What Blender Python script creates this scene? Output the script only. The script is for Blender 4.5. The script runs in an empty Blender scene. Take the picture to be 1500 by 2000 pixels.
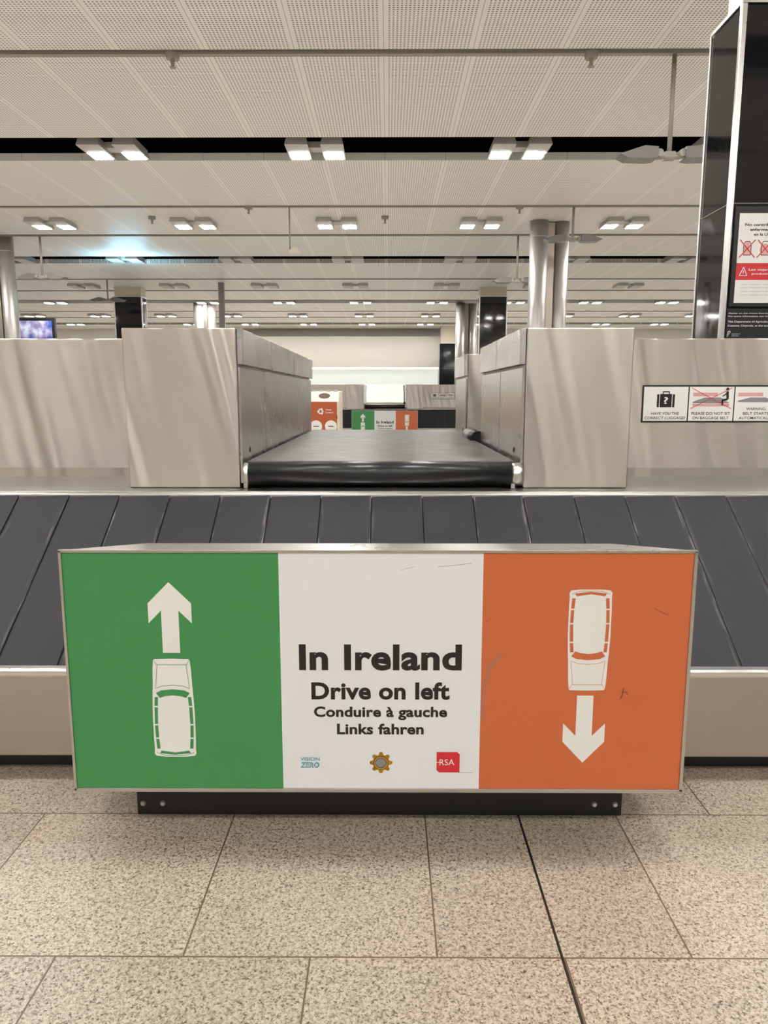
import bpy, math, random
from mathutils import Vector, Matrix
random.seed(4)
S = bpy.context.scene
COL = S.collection
S.view_settings.view_transform = 'Standard'
WL = {}   # world location of every object's origin

def srgb(r, g, b):
    f = lambda c: (c/255/12.92) if c/255 <= .04045 else ((c/255+.055)/1.055)**2.4
    return (f(r), f(g), f(b), 1)

# ------------------------------------------------------------------ materials
def newmat(name):
    m = bpy.data.materials.new(name); m.use_nodes = True
    nt = m.node_tree; b = nt.nodes['Principled BSDF']
    return m, nt, b

def N(nt, t, **kw):
    n = nt.nodes.new(t)
    for k, v in kw.items(): setattr(n, k, v)
    return n

def plain(name, col, rough=.5, metal=0., noise=.0, emis=0., spec=None, nscale=12):
    m, nt, b = newmat(name)
    b.inputs['Base Color'].default_value = col
    b.inputs['Roughness'].default_value = rough
    b.inputs['Metallic'].default_value = metal
    if spec is not None: b.inputs['Specular IOR Level'].default_value = spec
    if emis:
        b.inputs['Emission Color'].default_value = col
        b.inputs['Emission Strength'].default_value = emis
    tc = N(nt, 'ShaderNodeTexCoord')
    nz = N(nt, 'ShaderNodeTexNoise'); nz.inputs['Scale'].default_value = nscale
    nt.links.new(tc.outputs['Object'], nz.inputs['Vector'])
    mr = N(nt, 'ShaderNodeMapRange')
    mr.inputs['To Min'].default_value = max(0, rough-.06); mr.inputs['To Max'].default_value = min(1, rough+.06)
    nt.links.new(nz.outputs['Fac'], mr.inputs['Value']); nt.links.new(mr.outputs['Result'], b.inputs['Roughness'])
    if noise:
        mx = N(nt, 'ShaderNodeMix', data_type='RGBA')
        mx.inputs['A'].default_value = [c*(1-noise) for c in col[:3]]+[1]
        mx.inputs['B'].default_value = [min(1, c*(1+noise)) for c in col[:3]]+[1]
        nt.links.new(nz.outputs['Fac'], mx.inputs['Factor']); nt.links.new(mx.outputs['Result'], b.inputs['Base Color'])
    return m

def steel_mat(name, col, rough=.3, brush=(2, 2, 260), streak=.10, aniso=.85, rot=.25, wave=.5, lean=.2):
    m, nt, b = newmat(name)
    tc = N(nt, 'ShaderNodeTexCoord')
    mp = N(nt, 'ShaderNodeMapping'); mp.inputs['Scale'].default_value = brush
    nt.links.new(tc.outputs['Object'], mp.inputs['Vector'])
    nz = N(nt, 'ShaderNodeTexNoise'); nz.inputs['Scale'].default_value = 1.; nz.inputs['Detail'].default_value = 3
    nt.links.new(mp.outputs['Vector'], nz.inputs['Vector'])
    big = N(nt, 'ShaderNodeTexNoise'); big.inputs['Scale'].default_value = 2.2; big.inputs['Detail'].default_value = 4
    nt.links.new(tc.outputs['Object'], big.inputs['Vector'])
    mx = N(nt, 'ShaderNodeMix', data_type='RGBA')
    mx.inputs['A'].default_value = [c*(1-streak) for c in col[:3]]+[1]
    mx.inputs['B'].default_value = [min(1, c*(1+streak)) for c in col[:3]]+[1]
    ad = N(nt, 'ShaderNodeMath', operation='ADD'); ml = N(nt, 'ShaderNodeMath', operation='MULTIPLY'); ml.inputs[1].default_value = .5
    nt.links.new(nz.outputs['Fac'], ad.inputs[0]); nt.links.new(big.outputs['Fac'], ad.inputs[1])
    nt.links.new(ad.outputs[0], ml.inputs[0]); nt.links.new(ml.outputs[0], mx.inputs['Factor'])
    nt.links.new(mx.outputs['Result'], b.inputs['Base Color'])
    b.inputs['Metallic'].default_value = 1
    mr = N(nt, 'ShaderNodeMapRange'); mr.inputs['To Min'].default_value = rough-.05; mr.inputs['To Max'].default_value = rough+.07
    nt.links.new(big.outputs['Fac'], mr.inputs['Value']); nt.links.new(mr.outputs['Result'], b.inputs['Roughness'])
    if aniso:
        b.inputs['Anisotropic'].default_value = aniso; b.inputs['Anisotropic Rotation'].default_value = rot
        tg = N(nt, 'ShaderNodeTangent', direction_type='RADIAL', axis='Z')
        nt.links.new(tg.outputs[0], b.inputs['Tangent'])
    if wave:
        # gentle sheet-metal waviness: tall narrow waves leaning slightly
        r1 = N(nt, 'ShaderNodeMapping'); r1.inputs['Rotation'].default_value = (0, lean, 0)
        nt.links.new(tc.outputs['Object'], r1.inputs['Vector'])
        mp2 = N(nt, 'ShaderNodeMapping'); mp2.inputs['Scale'].default_value = (6, 6, .45)
        nt.links.new(r1.outputs[0], mp2.inputs['Vector'])
        wv = N(nt, 'ShaderNodeTexNoise'); wv.inputs['Scale'].default_value = 1; wv.inputs['Detail'].default_value = 1
        nt.links.new(mp2.outputs[0], wv.inputs['Vector'])
        b1 = N(nt, 'ShaderNodeBump'); b1.inputs['Strength'].default_value = wave; b1.inputs['Distance'].default_value = .05
        nt.links.new(wv.outputs['Fac'], b1.inputs['Height']); nt.links.new(b1.outputs['Normal'], b.inputs['Normal'])
    return m

M = {}
M['steel'] = steel_mat('brushed_steel', (.475, .44, .40, 1), .35, rot=.25, aniso=.88, wave=.95)
M['steel_dk'] = steel_mat('worn_steel', (.52, .505, .485, 1), .26, aniso=.6, wave=0, streak=.16)
M['ledge'] = steel_mat('ledge_steel', (.52, .50, .47, 1), .28, aniso=0, wave=0, streak=.16)
M['alu'] = plain('aluminium_trim', (.72, .71, .69, 1), .3, 1)
M['skirt'] = steel_mat('warm_satin_steel', (.45, .40, .345, 1), .40, aniso=.5, wave=.12)
M['black'] = plain('black_plastic', (.006, .006, .007, 1), .45)
M['dark'] = plain('dark_void', (.012, .012, .014, 1), .9)
M['green'] = plain('green_vinyl', srgb(60, 138, 78), .38, noise=.03)
M['orange'] = plain('orange_vinyl', srgb(198, 104, 60), .38, noise=.03)
M['white'] = plain('white_vinyl', srgb(224, 226, 228), .38, noise=.015)
M['artwhite'] = plain('print_white', srgb(228, 228, 224), .4)
M['ink'] = plain('print_black', srgb(24, 20, 20), .4)
M['gline'] = plain('print_green_line', srgb(96, 150, 100), .4)
M['oline'] = plain('print_orange_line', srgb(205, 150, 120), .4)
M['teal'] = plain('print_teal', srgb(70, 150, 160), .4)
M['red'] = plain('print_red', srgb(205, 40, 50), .4)
M['gold'] = plain('print_gold', srgb(196, 150, 50), .4)
M['brown'] = plain('print_brown', srgb(80, 50, 30), .4)
M['grayink'] = plain('print_gray', srgb(130, 130, 135), .4)
M['pinkink'] = plain('print_pink', srgb(214, 160, 158), .4)
M['scuff'] = plain('scuff_dark', srgb(140, 70, 40), .6)
M['screw'] = plain('screw_metal', (.7, .7, .7, 1), .25, 1)
M['roller'] = plain('roller_rubber', (.010, .010, .012, 1), .3, noise=.2)
M['colsteel'] = plain('column_satin_metal', (.44, .42, .40, 1), .40, .7, noise=.04)
M['lumbody'] = plain('luminaire_gray', srgb(175, 172, 167), .5)
M['lens'] = plain('lit_lens', (1, .98, .95, 1), .4, emis=120)
M['lensoff'] = plain('unlit_lens', srgb(175, 172, 165), .4)
M['rail'] = plain('rail_gray', srgb(140, 134, 124), .5)
M['pend'] = plain('pendant_gray', srgb(105, 102, 98), .4)
M['glass'] = plain('black_glass', (.008, .008, .010, 1), .06)
M['casing'] = plain('column_casing', srgb(190, 180, 165), .5, noise=.04)
M['binfront'] = plain('terracotta_panel', srgb(176, 84, 46), .45, noise=.04)
M['bincream'] = plain('cream_panel', srgb(226, 216, 200), .45)
M['wall'] = plain('wall_paint', srgb(210, 206, 196), .7, noise=.03)
M['walldk'] = plain('wall_paint_taupe', srgb(120, 112, 102), .7, noise=.05)
M['glow'] = plain('lit_strip', (1, 1, .97, 1), .5, emis=3.)
M['wallgloss'] = plain('glowing_wall_gloss', srgb(208, 216, 211), .3, emis=.5)  # glossy wall panel, its brightness put in as weak emission

# conveyor belt
def belt_mat(name, col, rough, wear, spec=.5):
    m, nt, b = newmat(name)
    b.inputs['Specular IOR Level'].default_value = spec
    tc = N(nt, 'ShaderNodeTexCoord'); oi = N(nt, 'ShaderNodeObjectInfo')
    va = N(nt, 'ShaderNodeVectorMath', operation='ADD'); cx = N(nt, 'ShaderNodeCombineXYZ')
    mm = N(nt, 'ShaderNodeMath', operation='MULTIPLY'); mm.inputs[1].default_value = 50
    nt.links.new(oi.outputs['Random'], mm.inputs[0]); nt.links.new(mm.outputs[0], cx.inputs['Z'])
    nt.links.new(tc.outputs['Object'], va.inputs[0]); nt.links.new(cx.outputs[0], va.inputs[1])
    fine = N(nt, 'ShaderNodeTexNoise'); fine.inputs['Scale'].default_value = 9; fine.inputs['Detail'].default_value = 8
    nt.links.new(va.outputs[0], fine.inputs['Vector'])
    mp = N(nt, 'ShaderNodeMapping'); mp.inputs['Scale'].default_value = (90, 7, 7)
    nt.links.new(va.outputs[0], mp.inputs['Vector'])
    st = N(nt, 'ShaderNodeTexNoise'); st.inputs['Scale'].default_value = 1; st.inputs['Detail'].default_value = 5
    nt.links.new(mp.outputs[0], st.inputs['Vector'])
    sx = N(nt, 'ShaderNodeSeparateXYZ'); nt.links.new(tc.outputs['Object'], sx.inputs[0])
    ab = N(nt, 'ShaderNodeMath', operation='ABSOLUTE'); nt.links.new(sx.outputs['X'], ab.inputs[0])
    ed = N(nt, 'ShaderNodeMapRange'); ed.inputs['From Min'].default_value = .088; ed.inputs['From Max'].default_value = .102
    nt.links.new(ab.outputs[0], ed.inputs['Value'])
    cut = N(nt, 'ShaderNodeMapRange'); cut.inputs['From Min'].default_value = .48; cut.inputs['From Max'].default_value = .66
    nt.links.new(st.outputs['Fac'], cut.inputs['Value'])
    ws = N(nt, 'ShaderNodeMath', operation='MULTIPLY'); nt.links.new(ed.outputs[0], ws.inputs[0]); nt.links.new(cut.outputs[0], ws.inputs[1])
    pw = N(nt, 'ShaderNodeMath', operation='POWER'); pw.inputs[1].default_value = 2; nt.links.new(oi.outputs['Random'], pw.inputs[0])
    wr = N(nt, 'ShaderNodeMath', operation='MULTIPLY'); nt.links.new(ws.outputs[0], wr.inputs[0]); nt.links.new(pw.outputs[0], wr.inputs[1])
    ws2 = N(nt, 'ShaderNodeMath', operation='MULTIPLY'); ws2.inputs[1].default_value = wear
    nt.links.new(wr.outputs[0], ws2.inputs[0])
    mx = N(nt, 'ShaderNodeMix', data_type='RGBA')
    mx.inputs['A'].default_value = [c*.7 for c in col[:3]]+[1]; mx.inputs['B'].default_value = [c*1.4 for c in col[:3]]+[1]
    nt.links.new(fine.outputs['Fac'], mx.inputs['Factor'])
    m2 = N(nt, 'ShaderNodeMix', data_type='RGBA'); m2.inputs['B'].default_value = (.30, .29, .29, 1)
    nt.links.new(ws2.outputs[0], m2.inputs['Factor']); nt.links.new(mx.outputs['Result'], m2.inputs['A'])
    nt.links.new(m2.outputs['Result'], b.inputs['Base Color'])
    mr = N(nt, 'ShaderNodeMapRange'); mr.inputs['To Min'].default_value = rough-.08; mr.inputs['To Max'].default_value = rough+.12
    nt.links.new(fine.outputs['Fac'], mr.inputs['Value']); nt.links.new(mr.outputs[0], b.inputs['Roughness'])
    bp = N(nt, 'ShaderNodeBump'); bp.inputs['Strength'].default_value = .12; bp.inputs['Distance'].default_value = .002
    nt.links.new(fine.outputs['Fac'], bp.inputs['Height']); nt.links.new(bp.outputs['Normal'], b.inputs['Normal'])
    return m
M['slat'] = belt_mat('rubber_slat', (.022, .021, .0265, 1), .50, .9, .28)
M['belt'] = belt_mat('feed_belt_rubber', (.058, .055, .052, 1), .36, 0)

# granite floor
def floor_mat():
    m, nt, b = newmat('granite_tiles'); L = nt.links.new
    tc = N(nt, 'ShaderNodeTexCoord')
    mp = N(nt, 'ShaderNodeMapping'); mp.inputs['Location'].default_value = (.182+60, -1.55+60, 0)
    L(tc.outputs['Object'], mp.inputs['Vector'])
    br = N(nt, 'ShaderNodeTexBrick'); br.offset = .5; br.offset_frequency = 2; br.squash = 1
    br.inputs['Scale'].default_value = 1; br.inputs['Brick Width'].default_value = .6; br.inputs['Row Height'].default_value = .6
    br.inputs['Mortar Size'].default_value = .0026; br.inputs['Mortar Smooth'].default_value = .2
    br.inputs['Color1'].default_value = (.71, .69, .665, 1); br.inputs['Color2'].default_value = (.84, .805, .765, 1)
    br.inputs['Mortar'].default_value = (.8, .8, .8, 1)
    L(mp.outputs[0], br.inputs['Vector'])
    vo = N(nt, 'ShaderNodeTexVoronoi'); vo.inputs['Scale'].default_value = 270
    L(tc.outputs['Object'], vo.inputs['Vector'])
    bw = N(nt, 'ShaderNodeSeparateColor'); L(vo.outputs['Color'], bw.inputs[0])
    n1 = N(nt, 'ShaderNodeTexNoise'); n1.inputs['Scale'].default_value = 100; n1.inputs['Detail'].default_value = 5
    L(tc.outputs['Object'], n1.inputs['Vector'])
    ad = N(nt, 'ShaderNodeMath', operation='MULTIPLY_ADD'); ad.inputs[1].default_value = .9
    L(n1.outputs['Fac'], ad.inputs[0])
    sc = N(nt, 'ShaderNodeMath', operation='MULTIPLY'); sc.inputs[1].default_value = .55; L(bw.outputs[0], sc.inputs[0])
    L(sc.outputs[0], ad.inputs[2])
    cr = N(nt, 'ShaderNodeValToRGB'); e = cr.color_ramp
    e.elements[0].position = .34; e.elements[0].color = srgb(76, 63, 54)
    e.elements[1].position = .98; e.elements[1].color = srgb(216, 206, 192)
    for p, c in ((.45, (122, 108, 95)), (.57, (168, 155, 140)), (.74, (192, 180, 164))):
        k = e.elements.new(p); k.color = srgb(*c)
    L(ad.outputs[0], cr.inputs['Fac'])
    n2 = N(nt, 'ShaderNodeTexNoise'); n2.inputs['Scale'].default_value = 3; n2.inputs['Detail'].default_value = 5
    L(tc.outputs['Object'], n2.inputs['Vector'])
    m2 = N(nt, 'ShaderNodeMapRange'); m2.inputs['To Min'].default_value = .85; m2.inputs['To Max'].default_value = 1.12; L(n2.outputs['Fac'], m2.inputs['Value'])
    v1 = N(nt, 'ShaderNodeVectorMath', operation='MULTIPLY'); L(cr.outputs[0], v1.inputs[0]); L(br.outputs['Color'], v1.inputs[1])
    v2 = N(nt, 'ShaderNodeVectorMath', operation='SCALE'); L(v1.outputs[0], v2.inputs[0]); L(m2.outputs[0], v2.inputs['Scale'])
    # control joint
    sx = N(nt, 'ShaderNodeSeparateXYZ'); L(tc.outputs['Object'], sx.inputs[0])
    s1 = N(nt, 'ShaderNodeMath', operation='SUBTRACT'); s1.inputs[1].default_value = .412; L(sx.outputs['X'], s1.inputs[0])
    s2 = N(nt, 'ShaderNodeMath', operation='ABSOLUTE'); L(s1.outputs[0], s2.inputs[0])
    s3 = N(nt, 'ShaderNodeMath', operation='LESS_THAN'); s3.inputs[1].default_value = .0035; L(s2.outputs[0], s3.inputs[0])
    j = N(nt, 'ShaderNodeMix', data_type='RGBA'); j.inputs['B'].default_value = srgb(98, 80, 62)
    L(br.outputs['Fac'], j.inputs['Factor']); L(v2.outputs[0], j.inputs['A'])
    k = N(nt, 'ShaderNodeMix', data_type='RGBA'); k.inputs['B'].default_value = srgb(30, 24, 20)
    L(s3.outputs[0], k.inputs['Factor']); L(j.outputs['Result'], k.inputs['A'])
    L(k.outputs['Result'], b.inputs['Base Color'])
    b.inputs['Roughness'].default_value = .38
    return m
M['floor'] = floor_mat()

def ceil_mat():
    m, nt, b = newmat('perforated_ceiling'); L = nt.links.new
    g = N(nt, 'ShaderNodeNewGeometry')
    sx = N(nt, 'ShaderNodeSeparateXYZ'); L(g.outputs['Position'], sx.inputs[0])
    P = .035
    def cell(o):
        a = N(nt, 'ShaderNodeMath', operation='DIVIDE'); a.inputs[1].default_value = P; L(o, a.inputs[0])
        f = N(nt, 'ShaderNodeMath', operation='FRACT'); L(a.outputs[0], f.inputs[0])
        s = N(nt, 'ShaderNodeMath', operation='SUBTRACT'); s.inputs[1].default_value = .5; L(f.outputs[0], s.inputs[0])
        p = N(nt, 'ShaderNodeMath', operation='POWER'); p.inputs[1].default_value = 2; L(s.outputs[0], p.inputs[0])
        return p.outputs[0]
    ax = N(nt, 'ShaderNodeMath', operation='ADD'); ax.inputs[1].default_value = 100; L(sx.outputs['X'], ax.inputs[0])
    ay = N(nt, 'ShaderNodeMath', operation='ADD'); ay.inputs[1].default_value = 100; L(sx.outputs['Y'], ay.inputs[0])
    d = N(nt, 'ShaderNodeMath', operation='ADD'); L(cell(ax.outputs[0]), d.inputs[0]); L(cell(ay.outputs[0]), d.inputs[1])
    hole = N(nt, 'ShaderNodeMath', operation='LESS_THAN'); hole.inputs[1].default_value = .07; L(d.outputs[0], hole.inputs[0])
    q = N(nt, 'ShaderNodeMath', operation='DIVIDE'); q.inputs[1].default_value = .84; L(ax.outputs[0], q.inputs[0])
    fr = N(nt, 'ShaderNodeMath', operation='FRACT'); L(q.outputs[0], fr.inputs[0])
    c = N(nt, 'ShaderNodeMath', operation='SUBTRACT'); c.inputs[1].default_value = .5; L(fr.outputs[0], c.inputs[0])
    ab = N(nt, 'ShaderNodeMath', operation='ABSOLUTE'); L(c.outputs[0], ab.inputs[0])
    inn = N(nt, 'ShaderNodeMath', operation='LESS_THAN'); inn.inputs[1].default_value = .47; L(ab.outputs[0], inn.inputs[0])
    seam = N(nt, 'ShaderNodeMath', operation='GREATER_THAN'); seam.inputs[1].default_value = .496; L(ab.outputs[0], seam.inputs[0])
    h = N(nt, 'ShaderNodeMath', operation='MULTIPLY'); L(hole.outputs[0], h.inputs[0]); L(inn.outputs[0], h.inputs[1])
    mx = N(nt, 'ShaderNodeMix', data_type='RGBA'); mx.inputs['A'].default_value = srgb(226, 224, 217); mx.inputs['B'].default_value = srgb(122, 118, 110)
    L(h.outputs[0], mx.inputs['Factor'])
    m2 = N(nt, 'ShaderNodeMix', data_type='RGBA'); m2.inputs['B'].default_value = srgb(165, 160, 150)
    L(seam.outputs[0], m2.inputs['Factor']); L(mx.outputs['Result'], m2.inputs['A'])
    L(m2.outputs['Result'], b.inputs['Base Color']); b.inputs['Roughness'].default_value = .45
    return m
M['ceil'] = ceil_mat()

def screen_mat():
    m, nt, b = newmat('lit_screen'); L = nt.links.new
    tc = N(nt, 'ShaderNodeTexCoord'); nz = N(nt, 'ShaderNodeTexNoise'); nz.inputs['Scale'].default_value = 2.5
    L(tc.outputs['Object'], nz.inputs['Vector'])
    cr = N(nt, 'ShaderNodeValToRGB'); e = cr.color_ramp
    e.elements[0].position = .35; e.elements[0].color = srgb(40, 70, 140)
    e.elements[1].position = .65; e.elements[1].color = srgb(200, 210, 230)
    k = e.elements.new(.5); k.color = srgb(140, 130, 170)
    L(nz.outputs['Fac'], cr.inputs['Fac']); L(cr.outputs[0], b.inputs['Base Color']); L(cr.outputs[0], b.inputs['Emission Color'])
    b.inputs['Emission Strength'].default_value = .5
    return m
M['screen'] = screen_mat()

# ------------------------------------------------------------------ builders
def reg(o, w, parent):
    if parent is not None:
        o.parent = parent; o.location = w - WL[parent.name]
    else: o.location = w
    COL.objects.link(o); WL[o.name] = w.copy(); return o

def empty(name, label, cat, loc, group=None, parent=None):
    o = bpy.data.objects.new(name, None); o.empty_display_size = .2
    if label: o['label'] = label
    if cat: o['category'] = cat
    if group: o['group'] = group
    return reg(o, Vector(loc), parent)

def mesh(name, vs, fs, mat, parent=None, bevel=0, smooth=False, origin=None):
    vs = [Vector(v) for v in vs]
    lo = Vector([min(v[i] for v in vs) for i in range(3)]); hi = Vector([max(v[i] for v in vs) for i in range(3)])
    w = Vector(origin) if origin else Vector(((lo.x+hi.x)/2, (lo.y+hi.y)/2, lo.z))
    me = bpy.data.meshes.new(name); me.from_pydata([v-w for v in vs], [], fs); me.update()
    me.materials.append(mat)
    if smooth:
        for p in me.polygons: p.use_smooth = True
    o = bpy.data.objects.new(name, me); reg(o, w, parent)
    if bevel:
        b = o.modifiers.new('bevel', 'BEVEL'); b.width = bevel; b.segments = 2; b.limit_method = 'ANGLE'
    return o

def boxg(x0, x1, y0, y1, z0, z1):
    vs = [(x0,y0,z0),(x1,y0,z0),(x1,y1,z0),(x0,y1,z0),(x0,y0,z1),(x1,y0,z1),(x1,y1,z1),(x0,y1,z1)]
    fs = [(0,3,2,1),(4,5,6,7),(0,1,5,4),(1,2,6,5),(2,3,7,6),(3,0,4,7)]
    return vs, fs
def box(name, x0, x1, y0, y1, z0, z1, mat, parent=None, bevel=0):
    vs, fs = boxg(x0, x1, y0, y1, z0, z1); return mesh(name, vs, fs, mat, parent, bevel)

def cylg(p0, p1, r0, r1=None, n=32, caps=True):
    p0, p1 = Vector(p0), Vector(p1); r1 = r0 if r1 is None else r1
    d = (p1-p0).normalized(); u = d.orthogonal().normalized(); v = d.cross(u)
    vs = []; fs = []
    for p, r in ((p0, r0), (p1, r1)):
        for i in range(n):
            a = 2*math.pi*i/n; vs.append(p+u*r*math.cos(a)+v*r*math.sin(a))
    for i in range(n):
        j = (i+1) % n; fs.append((i, j, n+j, n+i))
    if caps: fs.append(tuple(range(n))[::-1]); fs.append(tuple(range(n, 2*n)))
    return vs, fs
def cyl(name, p0, p1, r0, mat, parent=None, r1=None, n=32):
    vs, fs = cylg(p0, p1, r0, r1, n); o = mesh(name, vs, fs, mat, parent)
    for p in o.data.polygons:
        if len(p.vertices) == 4: p.use_smooth = True
    return o

def join(*gs):
    V = []; F = []
    for vs, fs in gs:
        b = len(V); V += [Vector(v) for v in vs]; F += [tuple(i+b for i in f) for f in fs]
    return V, F

def flat(name, polys, y, mat, parent, th=.0006):
    V = []; F = []
    for p in polys:
        a = sum(p[i][0]*p[(i+1) % len(p)][1]-p[(i+1) % len(p)][0]*p[i][1] for i in range(len(p)))
        if a < 0: p = p[::-1]
        b = len(V); V += [Vector((q[0], y, q[1])) for q in p]; F.append(tuple(range(b, b+len(p))))
    return mesh(name, V, F, mat, parent)

def line(x0, z0, x1, z1, w):
    d = Vector((x1-x0, z1-z0)).normalized()*w/2; n = (-d.y, d.x)
    return [(x0+n[0], z0+n[1]), (x0-n[0], z0-n[1]), (x1-n[0], z1-n[1]), (x1+n[0], z1+n[1])]
def pline(pts, w): return [line(*pts[i], *pts[i+1], w) for i in range(len(pts)-1)]
def circ(cx, cz, r, n=28): return [(cx+r*math.cos(2*math.pi*i/n), cz+r*math.sin(2*math.pi*i/n)) for i in range(n)]
def ringp(cx, cz, r0, r1, n=28):
    o = []
    for i in range(n):
        a, b = 2*math.pi*i/n, 2*math.pi*(i+1)/n
        o.append([(cx+r0*math.cos(a), cz+r0*math.sin(a)), (cx+r1*math.cos(a), cz+r1*math.sin(a)), (cx+r1*math.cos(b), cz+r1*math.sin(b)), (cx+r0*math.cos(b), cz+r0*math.sin(b))])
    return o
def rect(x0, x1, z0, z1): return [(x0, z0), (x1, z0), (x1, z1), (x0, z1)]

def textgeo(s, off, shear=0):
    cu = bpy.data.curves.new('t', 'FONT'); cu.body = s; cu.size = 1; cu.offset = off; cu.shear = shear; cu.resolution_u = 4
    cu.space_character = 1+off*1.2
    o = bpy.data.objects.new('t', cu); COL.objects.link(o)
    bpy.context.view_layer.update()
    dg = bpy.context.evaluated_depsgraph_get()
    me = bpy.data.meshes.new_from_object(o.evaluated_get(dg))
    vs = [v.co.copy() for v in me.vertices]; fs = [tuple(p.vertices) for p in me.polygons]
    bpy.data.objects.remove(o); bpy.data.meshes.remove(me); return vs, fs
CAP = {}
def text(name, s, x0, x1, z, cap, y, mat, parent, off=0., shear=0):
    if off not in CAP:
        v, _ = textgeo('H', off); CAP[off] = (min(p.y for p in v), max(p.y for p in v))
    lo, hi = CAP[off]
    vs, fs = textgeo(s, off, shear)
    a = min(p.x for p in vs); b = max(p.x for p in vs)
    sx = (x1-x0)/(b-a); sz = cap/(hi-lo)
    V = [Vector((x0+(p.x-a)*sx, y, z+(p.y-lo)*sz)) for p in vs]
    return mesh(name, V, fs, mat, parent)

def dup(top, off, group=None, label=None):
    def rec(o, par):
        c = o.copy(); COL.objects.link(c)
        if par: c.parent = par
        for k in o.children: rec(k, c)
        return c
    c = rec(top, None); c.location = top.location+Vector(off)
    WL[c.name] = Vector(c.location)
    if group: c['group'] = group
    if label: c['label'] = label
    return c

def structure(o, ): o['kind'] = 'structure'; return o

# ------------------------------------------------------------------ room shell
H = 4.51
YR = -24
o = structure(box('floor', -20, 20, YR, 38.2, -.1, 0, M['floor']))
off = o.location.copy()
for v in o.data.vertices: v.co += off
o.location = (0, 0, 0)
structure(box('wall_left', -20.2, -20, YR, 38.2, 0, 5.7, M['wall']))
structure(box('wall_right', 20, 20.2, YR, 38.2, 0, 5.7, M['wall']))
structure(box('wall_back', -20, 20, 38, 38.2, 0, 5.7, M['wall']))
structure(box('wall_front', -20, 20, YR-.2, YR, 0, 5.7, M['walldk']))  # unseen wall, kept dark to give the steel reflections contrast
for i in range(9):
    structure(box('gloss_panel_%d' % (i+2), -18.6+4.2*i, -16.4+4.2*i, YR, YR+.05, .3, 4.0, M['glass']))  # dark glass bays added behind the camera to vary the steel reflections
structure(box('trim_1', -8, 4.5, 36.9, 38, 2.62, 4.1, M['wall']))
structure(box('trim_2', -8, 4.5, 37.0, 37.2, 2.54, 2.62, M['glow']))
structure(box('gloss_panel_1', -8, 4.5, 37.85, 37.98, .9, 2.54, M['wallgloss']))
structure(box('ceiling', -20, 20, YR, 38.2, 5.6, 5.7, M['dark']))
gaps = [-22.48, -14.38, -6.28, 1.82, 9.92, 18.02, 26.12, 34.22]
for g in gaps:
    for a, b in ((.93, 3.4), (3.5, 5.7), (5.85, 8.1)):
        y0, y1 = g+a, min(g+b, 37.99)
        if y0 > 37.9: continue
        structure(box('ceiling', -20, 20, y0, y1, H, H+.1, M['ceil']))
    for a, b in ((3.4, 3.5), (5.7, 5.85)):
        if g+b < 37.9:
            structure(box('trim_3', -20, 20, g+a, g+b, H+.03, H+.08, M['rail']))
    if g > 0:
        for k, (dy, zz, r) in enumerate(((.25, 4.95, .06), (.6, 5.15, .09), (.45, 4.85, .03))):
            parts = [cylg((-19.9, g+dy, zz), (19.9, g+dy, zz), r, n=12)]
            for hx in range(-18, 19, 4): parts.append(boxg(hx-.01, hx+.01, g+dy-.01, g+dy+.01, zz, 5.6))
            v, f = join(*parts)
            c = mesh('pipe', v, f, M['dark'] if k < 2 else M['pend'])
            c['label'] = 'dark service pipe with hangers in the open ceiling slot'; c['category'] = 'pipe'
            c['group'] = 'service pipes above the ceiling slots'

for g in gaps[3:7]:
    for a in (3.45, 5.775):
        c = box('ceiling_rail', -19.9, 19.9, g+a-.03, g+a+.03, H-.02, H+.03, M['rail'])
        c['label'] = 'slim grey metal rail set in the ceiling joint'; c['category'] = 'ceiling rail'; c['group'] = 'ceiling rails'

# luminaires
def luminaire(y, x, lit, z=H):
    e = empty('ceiling_light', 'grey box ceiling light with two square lit lenses' if lit else 'grey box ceiling light with two unlit lenses',
              'ceiling light', (x, y, z-.09), 'twin ceiling lights')
    # two tapered lamp boxes on a slim carrier
    gs = [boxg(x-.34, x+.34, y-.10, y+.10, z-.03, z+.05)]
    for s in (-1, 1):
        cx = x+s*.23; w0, w1 = .150, .12
        gs.append(([(cx-w0,y-.36,z-.07),(cx+w0,y-.36,z-.07),(cx+w0,y+.30,z-.07),(cx-w0,y+.30,z-.07),(cx-w1,y-.33,z+.06),(cx+w1,y-.33,z+.06),(cx+w1,y+.27,z+.06),(cx-w1,y+.27,z+.06)],
                   [(0,3,2,1),(4,5,6,7),(0,1,5,4),(1,2,6,5),(2,3,7,6),(3,0,4,7)]))
    v, f = join(*gs); mesh('housing', v, f, M['lumbody'], e, .006)
    for s in (-1, 1):
        cx = x+s*.23
        box('lens', cx-.12, cx+.12, y-.05, y+.24, z-.0745, z-.06, M['lens'] if lit else M['lensoff'], e)
    return e
protoL = {}
def lum(y, x, lit, z):
    if (lit) not in protoL:
        protoL[lit] = luminaire(y, x, lit, z); WL[protoL[lit].name] = Vector((x, y, z-.09)); return
    p = protoL[lit]; dup(p, Vector((x, y, z-.09))-WL[p.name])
rows = [(-18, 1, H+.03, 3), (-13.9, 1, H-.01, 3), (-9.8, 1, H+.03, 3), (-5.8, 1, H+.03, 3), (-1.6, 1, H-.01, 3), (2.3, 1, H+.03, 3), (6.1, 1, H-.01, 3), (10.42, 1, H+.03, 3), (14.5, 1, H-.01, 4),
        (18.5, 0, H+.03, 5), (22.6, 0, H-.01, 5), (26.6, 1, H+.03, 6), (30.7, 1, H-.01, 6), (34.7, 1, H+.03, 6)]
for y, lit, z, n in rows:
    for k in range(-n, n+1):
        lum(y, -.95+2.68*k, bool(lit), z)

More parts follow.
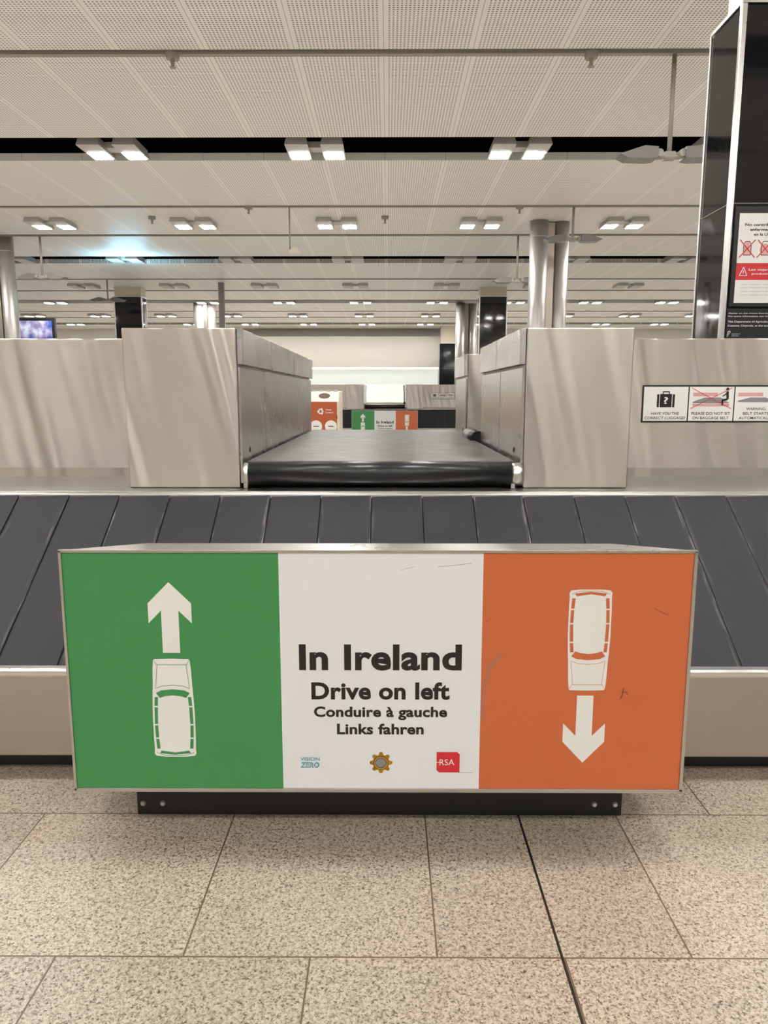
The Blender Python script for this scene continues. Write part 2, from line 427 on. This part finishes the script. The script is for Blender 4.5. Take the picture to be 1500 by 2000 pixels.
# sprinklers
for (x, y) in ((-2.05, 7.6), (1.93, 7.6), (-2.4, 13.37), (2.27, 13.37), (-4.3, 14.1), (-.05, 14.1)):
    e = empty('sprinkler_head', 'small grey sprinkler head hanging under the ceiling joint', 'sprinkler', (x, y, H-.125), 'ceiling sprinklers')
    v, f = cylg((x, y, H), (x, y, H-.05), .07, .06); mesh('rose', v, f, M['rail'], e)
    v, f = join(cylg((x, y, H-.05), (x, y, H-.12), .02, .015), cylg((x, y, H-.12), (x, y, H-.125), .03)); mesh('nozzle', v, f, M['rail'], e)

# pendant fittings
def pendant(x, y, z, top):
    e = empty('pendant_uplight', 'grey twin-headed fitting with wedge heads on a thin ceiling pole', 'pendant light', (x, y, z), 'twin-headed pendant fittings')
    cyl('pole', (x, y, z-.02), (x, y, top), .022, M['rail'], e, n=16)
    v, f = join(boxg(x-.05, x+.05, y-.04, y+.04, z-.05, z+.02), cylg((x-.15, y-.03, z-.03), (x+.15, y-.03, z-.03), .018, n=16),
                cylg((x-.11, y-.07, z), (x-.11, y+.03, z), .035, n=16), cylg((x+.11, y-.07, z), (x+.11, y+.03, z), .035, n=16))
    mesh('hub', v, f, M['rail'], e)
    for s in (-1, 1):
        pr = [(.13, .05), (.26, .06), (.5, -.015), (.42, -.055), (.2, -.06), (.13, -.05)]
        V = [(x+s*p[0], y-.09, z+p[1]) for p in pr]+[(x+s*p[0], y+.09, z+p[1]) for p in pr]; n = len(pr)
        F = [tuple(range(n)), tuple(range(n, 2*n))[::-1]]+[(i, n+i, n+(i+1) % n, (i+1) % n) for i in range(n)]
        if s > 0: F = [f[::-1] for f in F]
        mesh('lamp_head', V, F, M['pend'], e, .006)
    return e
pendant(2.72, 7.6, 3.60, H)
pendant(3.2, 13.37, 3.97, H)
pendant(-7.1, 15.7, 3.70, H)
pendant(-7.9, 21.47, 3.95, H)
pendant(2.65, 15.7, 3.62, H)
e = empty('hanging_sensor', 'small grey wedge sensor on a thin wire frame', 'sensor', (-1.62, 13.37, 3.75))
cyl('pole', (-1.7, 13.37, 3.8), (-1.7, 13.37, H), .012, M['rail'], e, n=10)
v, f = cylg((-1.62, 13.37, 3.75), (-1.62, 13.37, 3.83), .13, .05, n=4); mesh('shade', v, f, M['bincream'], e)

# ------------------------------------------------------------------ sign housing in front of the carousel
XL, XR, ZB, ZT = -.913, .857, .168, .883
sign = empty('advertising_sign_box', 'steel-framed box sign printed green, white and orange with driving advice', 'sign', (-.028, 2.15, 0))
vs = [(XL,2.004,ZB),(XR,2.004,ZB),(XR,2.004,ZT),(XL,2.004,ZT),(-.70,2.10,ZT),(.65,2.10,ZT),(XR,2.355,.40),(XL,2.355,.40),(XL,2.355,ZB),(XR,2.355,ZB)]
fs = [(0,1,2,3),(3,2,5,4),(4,5,6,7),(3,4,7),(2,6,5),(7,6,9,8),(0,3,7,8),(1,9,6,2),(0,8,9,1)]
mesh('housing', vs, fs, M['ledge'], sign, .004)
v, f = join(boxg(-.788, .736, 2.145, 2.36, 0.0, ZB))
mesh('base_plinth', v, f, M['black'], sign, .002)
for x in (-.769, -.707, .650, .715):
    cyl('screw', (x, 2.14, .038), (x, 2.146, .038), .006, M['screw'], sign, n=14)
    cyl('washer', (x, 2.1435, .038), (x, 2.146, .038), .009, M['pend'], sign, n=14)
v, f = join(boxg(XL, XR, 1.992, 2.004, ZT-.006, ZT+.002), boxg(XL, XR, 1.992, 2.004, ZB-.004, ZB+.008),
            boxg(XL, XL+.008, 1.992, 2.004, ZB, ZT), boxg(XR-.010, XR, 1.992, 2.004, ZB, ZT))
mesh('frame', v, f, M['ledge'], sign, .001)
YF = 1.996
pn = [box('printed_panel', XL+.008, -.303, YF, 2.004, ZB+.008, ZT-.006, M['green'], sign),
      box('printed_panel', -.303, .266, YF, 2.004, ZB+.008, ZT-.006, M['white'], sign),
      box('printed_panel', .266, XR-.010, YF, 2.004, ZB+.008, ZT-.006, M['orange'], sign)]
pn[0]['label'] = 'green printed panel with white arrow and car'
pn[1]['label'] = 'white printed panel with black lettering'
pn[2]['label'] = 'orange printed panel with white arrow and car'
Y1, Y2, Y3 = YF-.0008, YF-.0016, YF-.0024
cx = -.611
flat('arrow_symbol', [[(cx, .793), (cx-.061, .732), (cx-.061, .674), (cx-.0245, .711), (cx-.0245, .587), (cx+.0245, .587), (cx+.0245, .711), (cx+.061, .674), (cx+.061, .732)]], Y1, M['artwhite'], pn[0])
cx = .564
flat('arrow_symbol', [[(cx, .2575), (cx-.060, .322), (cx-.060, .378), (cx-.0235, .340), (cx-.0235, .462), (cx+.0235, .462), (cx+.0235, .340), (cx+.060, .378), (cx+.060, .322)]], Y1, M['artwhite'], pn[2])

def car(cx, zf, zr, hw, bg, ln, parent):
    T = lambda t, s: (cx+t*hw, zf+(zr-zf)*s)
    half = [(.0, 0), (.80, .004), (.86, .02), (.90, .10), (.93, .26), (.97, .40), (1, .55), (1, .80), (.98, .93), (1.0, .965), (.92, .99), (.5, 1.0)]
    pts = [T(t, s) for t, s in half]+[T(-t, s) for t, s in half[::-1] if t > 0]
    flat('car_symbol', [pts], Y1, M['artwhite'], parent)
    P = []
    P.append([T(-.80, .345), T(-.55, .318), T(0, .306), T(.55, .318), T(.80, .345), T(.62, .395), T(.4, .378), T(0, .368), T(-.4, .378), T(-.62, .395)])
    for s in (-1, 1):
        for a, b in ((.385, .475), (.49, .66), (.675, .80), (.815, .915)):
            fo = lambda q: .86 + .06*math.sin((q-.38)*math.pi/.55)
            fi = lambda q: .70 + .07*math.sin((q-.38)*math.pi/.55)
            P.append([T(s*fo(a), a), T(s*fo(b), b), T(s*fi(b), b), T(s*fi(a), a)])
    P.append([T(-.66, .935), T(0, .955), T(.66, .935), T(.74, .962), T(0, .978), T(-.74, .962)])
    flat('car_window_print', P, Y2, bg, parent)
    L = []
    L += pline([T(-.82, .02), T(-.72, .06), T(.72, .06), T(.82, .02)], .0014)
    L += pline([T(-.68, .06), T(-.80, .29)], .0014)+pline([T(.68, .06), T(.80, .29)], .0014)
    L += pline([T(-.82, .30), T(-.5, .275), T(0, .265), T(.5, .275), T(.82, .30)], .0014)
    L += pline([T(-.9, .955), T(-.5, .985), T(.5, .985), T(.9, .955)], .0014)
    flat('car_outline_print', L, Y2, ln, parent)
car(-.613, .570, .273, .0605, M['green'], M['gline'], pn[0])
car(.567, .477, .7735, .0600, M['orange'], M['oline'], pn[2])

text('lettering', 'In Ireland', -.2505, .2105, .5366, .0765, Y1, M['ink'], pn[1], .034)
text('lettering', 'Drive on left', -.217, .1775, .4489, .0515, Y1, M['ink'], pn[1], .034)
text('lettering', 'Conduire à gauche', -.2105, .171, .396, .0315, Y1, M['ink'], pn[1], .032)
text('lettering', 'Links fahren', -.145, .1045, .343, .0325, Y1, M['ink'], pn[1], .032)
text('logo_lettering', 'VISION', -.2525, -.196, .2615, .0105, Y1, M['teal'], pn[1], .02)
text('logo_lettering', 'ZERO', -.2525, -.197, .240, .017, Y2, M['teal'], pn[1], .045, .15)
text('logo_lettering', 'ZERO', -.2475, -.202, .2435, .010, Y3, M['white'], pn[1], -.01, .15)
bx, bz = -.0185, .256
st = []
for i in range(16):
    a = math.pi*i/8; r = .0335 if i % 2 == 0 else .024
    st.append((bx+r*math.sin(a), bz+r*math.cos(a)))
flat('star_emblem', [st]+[circ(bx+.027*math.sin(i*math.pi/4), bz+.027*math.cos(i*math.pi/4), .0062, 12) for i in range(8)], Y1, M['gold'], pn[1])
flat('star_emblem_ring', [circ(bx, bz, .0215)], Y2, M['brown'], pn[1])
flat('star_emblem_band', ringp(bx, bz, .0165, .0195), Y3, M['gold'], pn[1])
flat('star_emblem_centre', [circ(bx, bz, .0145)], Y3, M['grayink'], pn[1])
flat('red_logo', [[(.1425, .289), (.1425, .233), (.150, .226), (.209, .226), (.209, .282), (.202, .289)]], Y1, M['red'], pn[1])
text('logo_lettering', 'RSA', .151, .194, .249, .018, Y2, M['artwhite'], pn[1], .0)
flat('logo_stroke', [rect(.1425, .1525, .257, .2585)], Y2, M['artwhite'], pn[1])
def curve(pts, w): return pline(pts, w)
sc = curve([(.139, .838), (.19, .842), (.234, .848)], .0012)+curve([(.207, .225), (.248, .225)], .0012)+curve([(.035, .828), (.075, .838)], .0008)
flat('scuff_mark', sc, Y1, M['grayink'], pn[1])
sc = curve([(.322, .586), (.292, .545), (.276, .49), (.272, .43), (.274, .385)], .0026)+curve([(.300, .56), (.276, .545)], .0015)
flat('scuff_mark', sc, Y1, M['grayink'], pn[2])
sc = curve([(.745, .72), (.765, .709), (.785, .70)], .002)+curve([(.672, .485), (.669, .465), (.664, .452)], .004)+curve([(.667, .470), (.680, .474), (.684, .465)], .003)+curve([(.275, .68), (.288, .688)], .001)
flat('scuff_mark', sc, Y1, M['scuff'], pn[2])

# ------------------------------------------------------------------ carousel
CX0, CX1 = -4.2, 4.2
car_l = 'long baggage carousel with sloping dark rubber slats and brushed steel fence'
cz = empty('baggage_carousel', car_l, 'baggage carousel', (0, 3.1, 0), 'baggage carousels')
def profile(name, pts, x0, x1, mat, parent, bevel=0):
    n = len(pts); V = [(x0, p[0], p[1]) for p in pts]+[(x1, p[0], p[1]) for p in pts]
    F = [tuple(range(n)), tuple(range(n, 2*n))[::-1]]+[(i, n+i, n+(i+1) % n, (i+1) % n) for i in range(n)]
    a = sum(pts[i][0]*pts[(i+1) % n][1]-pts[(i+1) % n][0]*pts[i][1] for i in range(n))
    if a > 0: F = [f[::-1] for f in F]
    return mesh(name, V, F, mat, parent, bevel)
profile('kick_plate', [(2.46, 0), (2.46, .085), (2.52, .085), (2.52, 0)], CX0, CX1, M['black'], cz)
profile('skirt_panel', [(2.37, .08), (2.37, .372), (2.52, .372), (2.52, .08)], CX0, CX1, M['skirt'], cz, .006)
profile('edge_trim', [(2.362, .372), (2.362, .388), (2.372, .394), (2.405, .394), (2.405, .372)], CX0, CX1, M['alu'], cz, .002)
profile('carousel_core', [(2.53, 0), (2.53, .37), (2.41, .37), (2.41, .385), (3.09, .880), (3.80, .880), (3.80, 0)], CX0, CX1, M['dark'], cz)
profile('deck_ledge', [(3.085, .872), (3.085, .893), (3.10, .905), (3.85, .905), (3.85, .881), (3.11, .881)], CX0, CX1, M['ledge'], cz, .003)
for x0, x1 in ((CX0, -1.13), (1.045, CX1)):
    box('fence_panel', x0, x1, 3.80, 3.85, .905, 1.588, M['steel'], cz, .006)
    profile('fence_foot', [(3.66, .905), (3.80, .935), (3.80, .905)], x0, x1, M['ledge'], cz)
A = Vector((0, 2.407, .384)); B = Vector((0, 3.093, .886)); d = (B-A).normalized(); nn = Vector((0, -d.z, d.y))
slat = None; k0 = -19
for k in range(-19, 20):
    x0 = -.065+.213*k; x1 = x0+.2085
    if slat is None:
        V = []
        for P_ in (A, B):
            for x, h in ((x0, .0025), (x0+.1, .0040), (x1, .0060)):
                V.append(Vector((x, 0, 0))+P_+nn*h)
            for x in (x1, x0): V.append(Vector((x, 0, 0))+P_)
        n = 5; F = [tuple(range(n)), tuple(range(n, 2*n))[::-1]]+[(i, n+i, n+(i+1) % n, (i+1) % n) for i in range(n)]
        F = [f[::-1] for f in F]
        slat = mesh('belt_slat', V, F, M['slat'], cz)
        base_loc = slat.location.copy()
    else:
        c = slat.copy(); COL.objects.link(c); c.location = base_loc+Vector((.213*(k-k0), 0, 0))

# ------------------------------------------------------------------ feed conveyor
fc = empty('feed_conveyor', 'steel-sided feed conveyor with dark rubber belt and black end roller', 'conveyor', (-.03, 4.6, 0), 'feed conveyors')
def housing(name, x0, x1, y0, y1, inner, parent):
    e = empty(name, None, None, ((x0+x1)/2, (y0+y1)/2, .905), parent=parent)
    xi = x1 if inner > 0 else x0
    box('housing_body', x0 if inner > 0 else x0+.012, x1-.012 if inner > 0 else x1, y0, y1, .906, 1.588, M['steel'], e, .006)
    a, b = (xi-.012, xi) if inner > 0 else (xi, xi+.012)
    L = y1-y0
    cuts = [0, .64, L] if L > 1 else [0, L]
    for i in range(len(cuts)-1):
        box('side_panel', a, b, y0+.012+cuts[i], y0+cuts[i+1]-.004, .925 if i == 0 else .99, 1.424, M['steel_dk'], e, .002)
    cuts = [0, .8, 1.75, L] if L > 2 else ([0, .7, L] if L > 1 else [0, L])
    for i in range(len(cuts)-1):
        aa, bb = (a, b+.014) if inner > 0 else (a-.014, b)
        box('cap_panel', aa, bb, y0+.012+cuts[i], y0+cuts[i+1]-.003, 1.436, 1.586, M['steel_dk'], e, .003)
    cyl('bolt', (xi, y0+.18, 1.06), (xi+.003*inner, y0+.18, 1.06), .012, M['black'], e, n=14)
    return e
housing('side_housing', -1.13, -.632, 3.2, 6.16, 1, fc)
housing('side_housing', .578, 1.045, 3.2, 4.60, -1, fc)
housing('side_housing', .55, .80, 5.25, 6.02, -1, fc)
box('conveyor_bed', -.625, .55, 3.9, 6.08, 0, .985, M['steel_dk'], fc, .004)
box('bed_plate', -.625, .57, 3.24, 3.9, .91, 1.0, M['steel_dk'], fc, .002)
box('belt', -.612, .552, 3.205, 6.10, 1.003, 1.022, M['belt'], fc)
cyl('end_roller', (-.60, 3.212, .968), (.535, 3.212, .968), .0545, M['roller'], fc, n=48)
for x0, x1 in ((-.626, -.60), (.535, .585)):
    cyl('roller_cap', (x0, 3.212, .965), (x1, 3.212, .965), .050, M['alu'], fc, n=32)
    box('roller_bracket', x0, x0+.018, 3.18, 3.25, .906, .975, M['steel_dk'], fc, .002)
cyl('side_roller', (.575, 4.68, 1.03), (.575, 5.2, 1.03), .05, M['roller'], fc)
box('side_bed', .56, 1.0, 4.62, 5.24, 0, .975, M['steel_dk'], fc)
box('support_panel', -1.10, -.64, 3.9, 6.12, 0, .905, M['steel_dk'], fc)
box('support_panel', .60, 1.02, 3.9, 4.58, 0, .905, M['steel_dk'], fc)
box('support_panel', .60, .78, 5.27, 6.0, 0, .905, M['steel_dk'], fc)

# ------------------------------------------------------------------ safety notice on fence
no = empty('safety_notice_sign', 'white three-panel baggage belt safety notice with black border on steel fence', 'sign', (1.64, 3.79, 1.168), 'safety notices')
yb = 3.796
box('backing', 1.293, 1.996, yb, 3.7995, 1.168, 1.356, M['ink'], no)
yc = yb-.0006; yd = yc-.0008; ye = yd-.0008
xs = [1.301, 1.531, 1.763, 1.990]
for i in range(3):
    flat('notice_panel', [rect(xs[i], xs[i+1]-.006, 1.176, 1.348)], yc, M['artwhite'], no)
def tl(s, c, w, z, cap=.0135): text('lettering', s, c-w/2, c+w/2, z, cap, yd, M['ink'], no, .010)
tl('HAVE YOU THE', 1.413, .140, 1.207); tl('CORRECT LUGGAGE?', 1.413, .208, 1.184)
tl('PLEASE DO NOT SIT', 1.645, .195, 1.207); tl('ON BAGGAGE BELT', 1.645, .185, 1.184)
tl('WARNING:', 1.874, .100, 1.230); tl('BELT STARTS', 1.874, .130, 1.207); tl('AUTOMATICALLY', 1.874, .170, 1.184)
c = 1.413
flat('suitcase_symbol', [rect(c-.030, c+.030, 1.245, 1.312), rect(c-.045, c-.034, 1.245, 1.310), rect(c+.034, c+.045, 1.245, 1.310),
     rect(c-.018, c-.013, 1.312, 1.325), rect(c+.013, c+.018, 1.312, 1.325), rect(c-.018, c+.018, 1.320, 1.325)], yd, M['ink'], no)
text('lettering', '?', c-.010, c+.011, 1.262, .034, ye, M['artwhite'], no, .02)
def beltpic(c, dark):
    dz = .006 if dark else 0
    flat('belt_symbol', [rect(c-.095, c+.03, 1.300, 1.318)]+([] if dark else [rect(c-.095, c+.09, 1.250, 1.262)]), yd, M['pinkink'], no)
    flat('belt_symbol_dark', [[(c-.095, 1.266+dz), (c-.095, 1.272+dz), (c-.035, 1.294), (c+.045, 1.294), (c+.09, 1.266+dz)]], ye, M['grayink'], no)
beltpic(1.645, 0); beltpic(1.874, 1)
c = 1.645
flat('person_symbol', [circ(c+.078, 1.336, .008, 14), line(c+.078, 1.325, c+.080, 1.285, .012), line(c+.080, 1.285, c+.052, 1.280, .010), line(c+.054, 1.282, c+.056, 1.255, .009),
     line(c+.076, 1.315, c+.054, 1.300, .006)], ye-.0004, M['ink'], no)
flat('cross_symbol', [line(c-.105, 1.342, c+.10, 1.238, .003), line(c-.105, 1.238, c+.10, 1.342, .003)], ye-.0008, M['red'], no)

OFF = Vector((-.05, 17.85, 0))
sign['group'] = 'sign boxes'
for t in (cz, fc, sign, no):
    dup(t, OFF)

# ------------------------------------------------------------------ display columns
def display_column(x0, y0, hb, casing_in):
    x1, y1 = x0+.86, y0+.47
    dc = empty('display_column', 'tall black glass display column with steel corner trims', 'display column', ((x0+x1)/2, (y0+y1)/2, 0), 'black display columns')
    box('glass_body', x0+.012, x1-.012, y0+.008, y1-.008, 0, hb-.01, M['glass'], dc)
    for xa, ya in ((x0, y0), (x1, y0), (x0, y1), (x1, y1)):
        sx = 1 if xa == x0 else -1; sy = 1 if ya == y0 else -1
        w_ = .035 if sy > 0 else .015
        box('corner_trim', *sorted((xa, xa+sx*w_)), *sorted((ya, ya+sy*w_)), 0, hb, M['alu'], dc, .005)
    box('joint_line', x0+.008, x1-.008, y0+.004, y1-.004, 2.52, 2.526, M['pend'], dc)
    box('top_cap', x0, x1, y0, y1, hb, hb+.02, M['alu'], dc, .003)
    ci = casing_in
    box('upper_casing', x0+ci, x1-ci, y0+ci, y1-ci*.3, hb+.02, H, M['casing'], dc)
    return dc
dc = display_column(2.19, 5.0, 3.70, .10)
dup(dc, (.25, 31.0, 0))
dup(dc, (-4.6, -11.0, 0)); dup(dc, (-1.4, -13.0, 0)); dup(dc, (1.6, -11.5, 0)); dup(dc, (-7.6, -13.5, 0))  # unseen extra columns behind the camera, added to streak the steel reflections
d2 = display_column(2.76, 23.0, 4.22, .03)
dup(d2, (-11.06, 0, 0))
# poster on the near one
po = empty('disease_control_poster', 'white and red travel warning poster in Spanish inside a black frame', 'poster', (2.48, 4.995, 1.86))
box('poster_frame', 2.235, 2.735, 4.990, 5.008, 1.875, 2.50, M['black'], po, .003)
yp = 4.9892
flat('poster_sheet', [rect(2.262, 2.71, 1.90, 2.459)], yp, M['artwhite'], po)
flat('poster_red_band', [rect(2.262, 2.71, 2.045, 2.15)], yp-.0008, M['red'], po)
def pt(s, x, w, z, cap, m='ink', off=.02): text('lettering', s, x, x+w, z, cap, yp-.0018, M[m], po, off)
pt('No contribuya a propagar', 2.300, .37, 2.380, .017); pt('enfermedades animales', 2.335, .31, 2.350, .017); pt('en la Unión Europea', 2.362, .25, 2.320, .017)
pt('Los viajeros que lleven', 2.345, .30, 2.103, .013, 'artwhite'); pt('productos animales', 2.365, .25, 2.078, .013, 'artwhite')
for i in range(4): pt('están obligados a declarar estos productos', 2.30, .38, 2.015-.022*i, .005, 'grayink', 0)
flat('flag_symbol', [rect(2.56, 2.62, 1.915, 1.95)], yp-.0008, M['teal'], po)
flat('warning_triangle', pline([(2.285, 2.072), (2.335, 2.072), (2.310, 2.125), (2.285, 2.072)], .005)+[line(2.310, 2.085, 2.310, 2.105, .005)], yp-.0016, M['artwhite'], po)
for c in (2.325, 2.44, 2.56):
    flat('food_symbol', [rect(c-.024, c+.024, 2.20, 2.265), rect(c-.014, c+.014, 2.265, 2.285)] if c != 2.44 else [circ(c, 2.235, .035)], yp-.0008, M['pinkink'], po)
    flat('food_symbol_outline', pline([(c-.024, 2.20), (c+.024, 2.20), (c+.024, 2.265), (c+.014, 2.285), (c-.014, 2.285), (c-.024, 2.265), (c-.024, 2.20)], .004), yp-.0012, M['ink'], po)
    flat('cross_symbol', [line(c-.05, 2.185, c+.05, 2.295, .006), line(c-.05, 2.295, c+.05, 2.185, .006)], yp-.0016, M['red'], po)
nt_ = empty('department_notice', 'white lettering notice and harp emblem on black glass', 'notice', (2.48, 5.0, 1.62))
box('notice_plate', 2.228, 2.74, 4.996, 5.0085, 1.62, 1.865, M['black'], nt_)
def q(s, x, w, z, cap): text('lettering', s, x, x+w, z, cap, 4.9945, M['artwhite'], nt_, .01)
q('The Department of Agriculture, Fisheries and Food', 2.236, .46, 1.776, .012); q('Customs Channels, at the end of baggage reclaim', 2.236, .44, 1.750, .012)
q('For more information see the leaflet', 2.236, .33, 1.812, .008); q('display on the notice boards', 2.236, .26, 1.832, .008)
q('Department of', 2.268, .055, 1.700, .006); q('Agriculture', 2.268, .045, 1.688, .006); q('Fisheries', 2.268, .036, 1.650, .006)
hp = pline([(2.238, 1.685), (2.240, 1.715), (2.250, 1.722), (2.258, 1.716)], .003)+pline([(2.238, 1.685), (2.258, 1.716)], .002)+pline([(2.244, 1.694), (2.245, 1.718)], .001)+pline([(2.250, 1.703), (2.250, 1.722)], .001)
flat('harp_emblem', hp, 4.9945, M['artwhite'], nt_)

# ------------------------------------------------------------------ structural columns
def column(x, y, w):
    e = empty('structural_column', 'cluster of satin steel round columns rising to the ceiling', 'column', (x, y, 0), 'steel cluster columns')
    for i, (dx, dy, r) in enumerate(((-.5*w+.17, 0, .17), (.5*w-.15, .12, .15), (.02, .38, .17))):
        v, f = join(cylg((x+dx, y+dy, 0), (x+dx, y+dy, H), r, n=40), cylg((x+dx, y+dy, H-.30), (x+dx, y+dy, H-.29), r+.006, n=40))
        o = mesh('column_tube', v, f, M['colsteel'], e)
        for p in o.data.polygons: p.use_smooth = len(p.vertices) == 4
    box('column_plate', x-.5*w+.34, x+.5*w-.29, y+.02, y+.1, 0, H-.02, M['skirt'], e)
    return e
c1 = column(3.05, 14.5, .76)
dup(c1, (-11.15, 1.2, 0)); dup(c1, (-.25, 12.6, 0)); dup(c1, (-9.6, 12.6, 0))
pl = cyl('steel_pole', (-4.85, 22.2, 0), (-4.85, 22.2, H), .09, M['colsteel']); pl['label'] = 'slender grey steel pole from floor to ceiling'; pl['category'] = 'pole'

# ------------------------------------------------------------------ recycling bin
rb = empty('recycling_bin', 'terracotta and cream recycling station with round openings', 'recycling bin', (-1.2, 11.4, 0))
bx0, bx1 = -1.66, -.72
profile('bin_body', [(11.0, 0), (11.0, 1.21), (11.16, 1.36), (11.9, 1.36), (11.9, 0)], bx0, bx1, M['bincream'], rb, .02)
box('front_panel', bx0+.03, bx1-.03, 10.985, 11.0, .1, 1.2, M['binfront'], rb, .004)
dn = Vector((0, .16, .15)).normalized(); nrm = Vector((0, -dn.z, dn.y))
for i in range(3):
    cxx = bx1-.22-.28*i; cc = Vector((cxx, 11.08, 1.285))
    V = [cc+nrm*.006+Vector((.085*math.cos(a*math.pi/14), 0, 0))+dn*.055*math.sin(a*math.pi/14) for a in range(28)]
    V2 = [p-nrm*.006 for p in V]
    mesh('opening', V+V2, [tuple(range(28))]+[(i_, 28+i_, 28+(i_+1) % 28, (i_+1) % 28) for i_ in range(28)], M['brown'], rb)
for i in range(5):
    cxx = bx1-.05-.11*i
    cyl('stud', (cxx, 11.17, 1.36), (cxx, 11.17, 1.372), .03, M['artwhite'], rb, n=16)
yq = 10.984
rc = []
for i in range(3):
    a = math.radians(90+120*i); b = math.radians(90+120*(i+1)); r = .055; ox, oz = -.70-.29, 1.06
    p0 = (ox+r*math.cos(a), oz+r*math.sin(a)); p1 = (ox+r*math.cos(b), oz+r*math.sin(b))
    m0 = (p0[0]*.8+p1[0]*.2, p0[1]*.8+p1[1]*.2); m1 = (p0[0]*.35+p1[0]*.65, p0[1]*.35+p1[1]*.65)
    rc.append(line(*m0, *m1, .02)); dx, dz = p1[0]-p0[0], p1[1]-p0[1]
    rc.append([(m1[0]-dz*.25, m1[1]+dx*.25), (m1[0]+dz*.25, m1[1]-dx*.25), (m1[0]+dx*.28, m1[1]+dz*.28)])
flat('recycling_symbol', rc, yq-.001, M['artwhite'], rb)
text('lettering', 'Waste', -.92, -.83, 1.075, .022, yq-.001, M['artwhite'], rb, .01)
text('lettering', 'Compost', -.92, -.80, 1.035, .022, yq-.001, M['artwhite'], rb, .01)
flat('printed_disc', [circ(-1.06, .84, .09), circ(-.84, .84, .09)], yq-.001, M['artwhite'], rb)
flat('printed_disc_icon', [rect(-1.10, -1.02, .835, .85), rect(-.88, -.80, .835, .85)], yq-.002, M['brown'], rb)
box('lock', -.755, -.745, 10.97, 10.985, .95, 1.0, M['black'], rb)

# bright video screen
vs_ = empty('video_screen', 'glowing blue and violet wall video screen', 'screen', (-13.4, 27.0, 0))
box('screen_frame', -15, -11.9, 27, 27.15, 0, 4.0, M['black'], vs_, .01)
box('screen_face', -14.9, -12.0, 26.985, 27, 1.4, 3.9, M['screen'], vs_)

# ------------------------------------------------------------------ lights
def area(name, loc, rot, sx, sy, e, col=(1, .95, .88)):
    l = bpy.data.lights.new(name, 'AREA'); l.shape = 'RECTANGLE'; l.size = sx; l.size_y = sy; l.energy = e; l.color = col
    o = bpy.data.objects.new(name, l); o.location = loc; o.rotation_euler = rot; COL.objects.link(o); return o
area('ceiling_wash', (-6.1, 18.0, 3.9), (math.pi, 0, 0), .8, .3, 40, (.35, .75, 1))
# added hall-sized fill facing up to brighten the ceiling; no real fitting
area('ceiling_fill', (0, 7, 3.0), (math.pi, 0, 0), 38, 60, 1750, (1, .985, .96))
w = bpy.data.worlds.new('world'); S.world = w; w.use_nodes = True
bg = w.node_tree.nodes['Background']; bg.inputs[0].default_value = (1, .97, .94, 1); bg.inputs[1].default_value = 1.0

# ------------------------------------------------------------------ camera
cam = bpy.data.cameras.new('camera'); cam.sensor_fit = 'VERTICAL'; cam.sensor_height = 36; cam.lens = 25.92; cam.clip_start = .02; cam.clip_end = 200
co = bpy.data.objects.new('camera', cam); co.location = (0, 0, 1.31)
co.rotation_euler = (math.radians(90-9.07), 0, math.radians(.28)); COL.objects.link(co); S.camera = co
